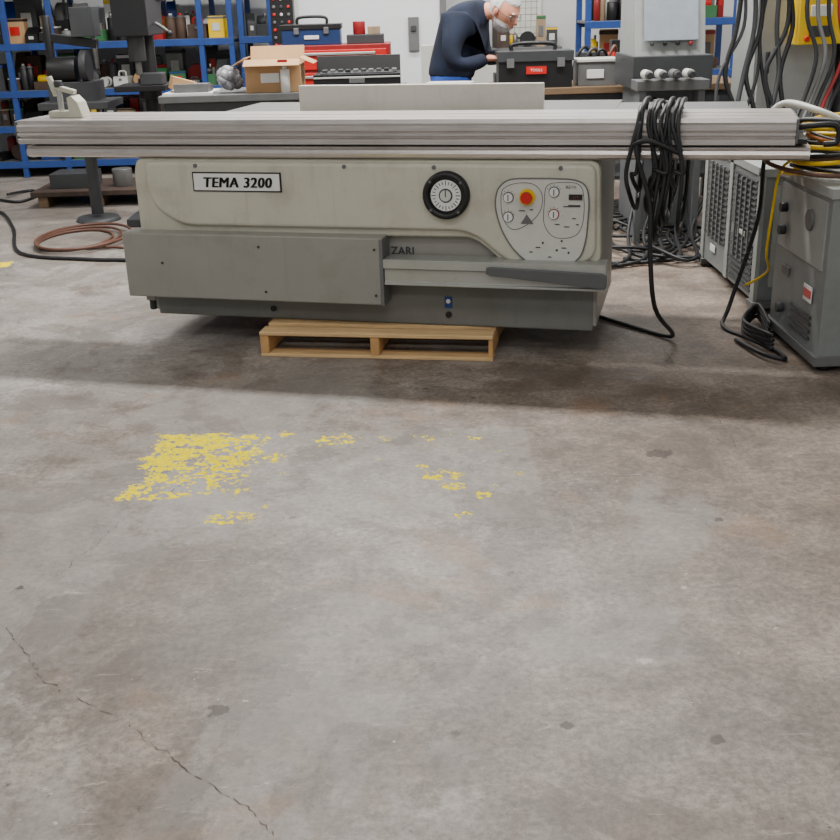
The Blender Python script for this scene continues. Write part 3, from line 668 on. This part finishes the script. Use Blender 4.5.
for v in q['verts']:
    x,y,z=v.co; jaw=max(0,-z); rg=region(x,y,z); orig[v]=(x,y,z)
    X_=x*.100*(1-.10*jaw)+(jaw*.016 if x>0 else 0); Y_=y*.077*(1-.25*jaw); Z_=z*.118
    d=0
    if x>0:
        d+=.030*g(y,.13)*g(z+.20,.13)+.014*g(y,.10)*g(z+.02,.14)
        d+=.006*g(z-.26,.09)*(abs(y)<.6)
        d-=.010*g(abs(y)-.38,.14)*g(z-.08,.12)
        d+=.006*g(y,.3)*g(z+.52,.06)
    if rg=='hair': X_*=1.10;Y_*=1.11;Z_*=1.07; X_+=R.uniform(-1,1)*.0018; Y_+=R.uniform(-1,1)*.0018
    if rg=='beard':
        X_+=.014*max(0,x); Y_*=1.08; Z_-=.014; X_+=R.uniform(-1,1)*.0018;Z_+=R.uniform(-1,1)*.0018
    v.co=Vector((X_+d,Y_,Z_))
for f in k.bm.faces:
    cx=sum(orig[v][0] for v in f.verts)/len(f.verts);cy=sum(orig[v][1] for v in f.verts)/len(f.verts);cz=sum(orig[v][2] for v in f.verts)/len(f.verts)
    f.material_index=0 if region(cx,cy,cz)=='skin' else 1; f.smooth=True
for y in (-.030,.030):
    k.sph((.080,y,.009),(.010,.013,.008),white); k.sph((.0885,y,.007),(.003,.005,.005),black)
    k.sph((.092,y,.032),(.008,.018,.004),hairm)
    k.tube([(.106,y+.022*math.cos(a),.004+.015*math.sin(a)) for a in [i*math.pi/4 for i in range(8)]],.0016,darkg,6,True,3)
    k.tube([(.104,y*1.75,.008),(.07,y*2.6,.010),(-.005,y*2.75,.01)],.0016,darkg,6)
for y in (-.078,.078):
    k.sph((-.004,y,-.010),(.018,.009,.030),skin,(0,.2,0)); k.sph((.002,y*1.08,-.010),(.009,.004,.017),M('ear_shadow',(180,110,92)))
k.sph((.100,0,-.063),(.006,.022,.004),M('lips',(170,95,90)))
h=k.done('head',man,recalc=False)
h.location=mp(.405,-.01,1.415); h.rotation_euler=Euler((0,math.radians(34),yaw-.35)); h.scale=(1.12,1.12,1.12)
# ---------------------------------------------------------------- lights
tube_m=M('fluorescent_tube',(255,252,245),.5,0,0,5,0,None,6)
def fixture(x,y,L,e,rz=0,w=.25):
    k=MB(); k.bb(-L/2,L/2,-.12,.12,.03,.10,white)
    for yy in (-.06,.06): k.cyl((0,yy,.01),.016,L-.05,tube_m,'X',seg=10)
    for xx in (-L*.35,L*.35): k.cyl((xx,0,.4-.03),.008,.56,midg)
    k.done('fluorescent_light_fixture',None,(x,y,4.05),rz)
    ld=bpy.data.lights.new('tube_light','AREA'); ld.shape='RECTANGLE'; ld.size=L; ld.size_y=w; ld.energy=e; ld.color=(1,.975,.945)
    o=bpy.data.objects.new('tube_light',ld); bpy.context.scene.collection.objects.link(o); o.location=(x,y,4.02); o.rotation_euler=(0,0,rz)
fixture(.2,6.7,4.5,440,TH)
fixture(0,9.6,5,230,0)
fixture(-1,1.6,4,66,0)
fixture(0,-1.5,5,120,0)
fixture(-5,5,4,95,math.pi/2)
w=bpy.data.worlds.new('w'); bpy.context.scene.world=w; w.use_nodes=True
w.node_tree.nodes['Background'].inputs[0].default_value=(.95,.97,1,1); w.node_tree.nodes['Background'].inputs[1].default_value=.52
# ---------------------------------------------------------------- camera
cd=bpy.data.cameras.new('camera'); cam=bpy.data.objects.new('camera',cd); bpy.context.scene.collection.objects.link(cam)
cd.sensor_width=36; cd.lens=1100/840*36; cd.clip_end=100
cam.matrix_world=Matrix.Translation((0,0,1.5))@Matrix.Rotation(math.radians(90)-math.atan(.382),4,'X')@Matrix.Rotation(-.03,4,'Z')
bpy.context.scene.camera=cam
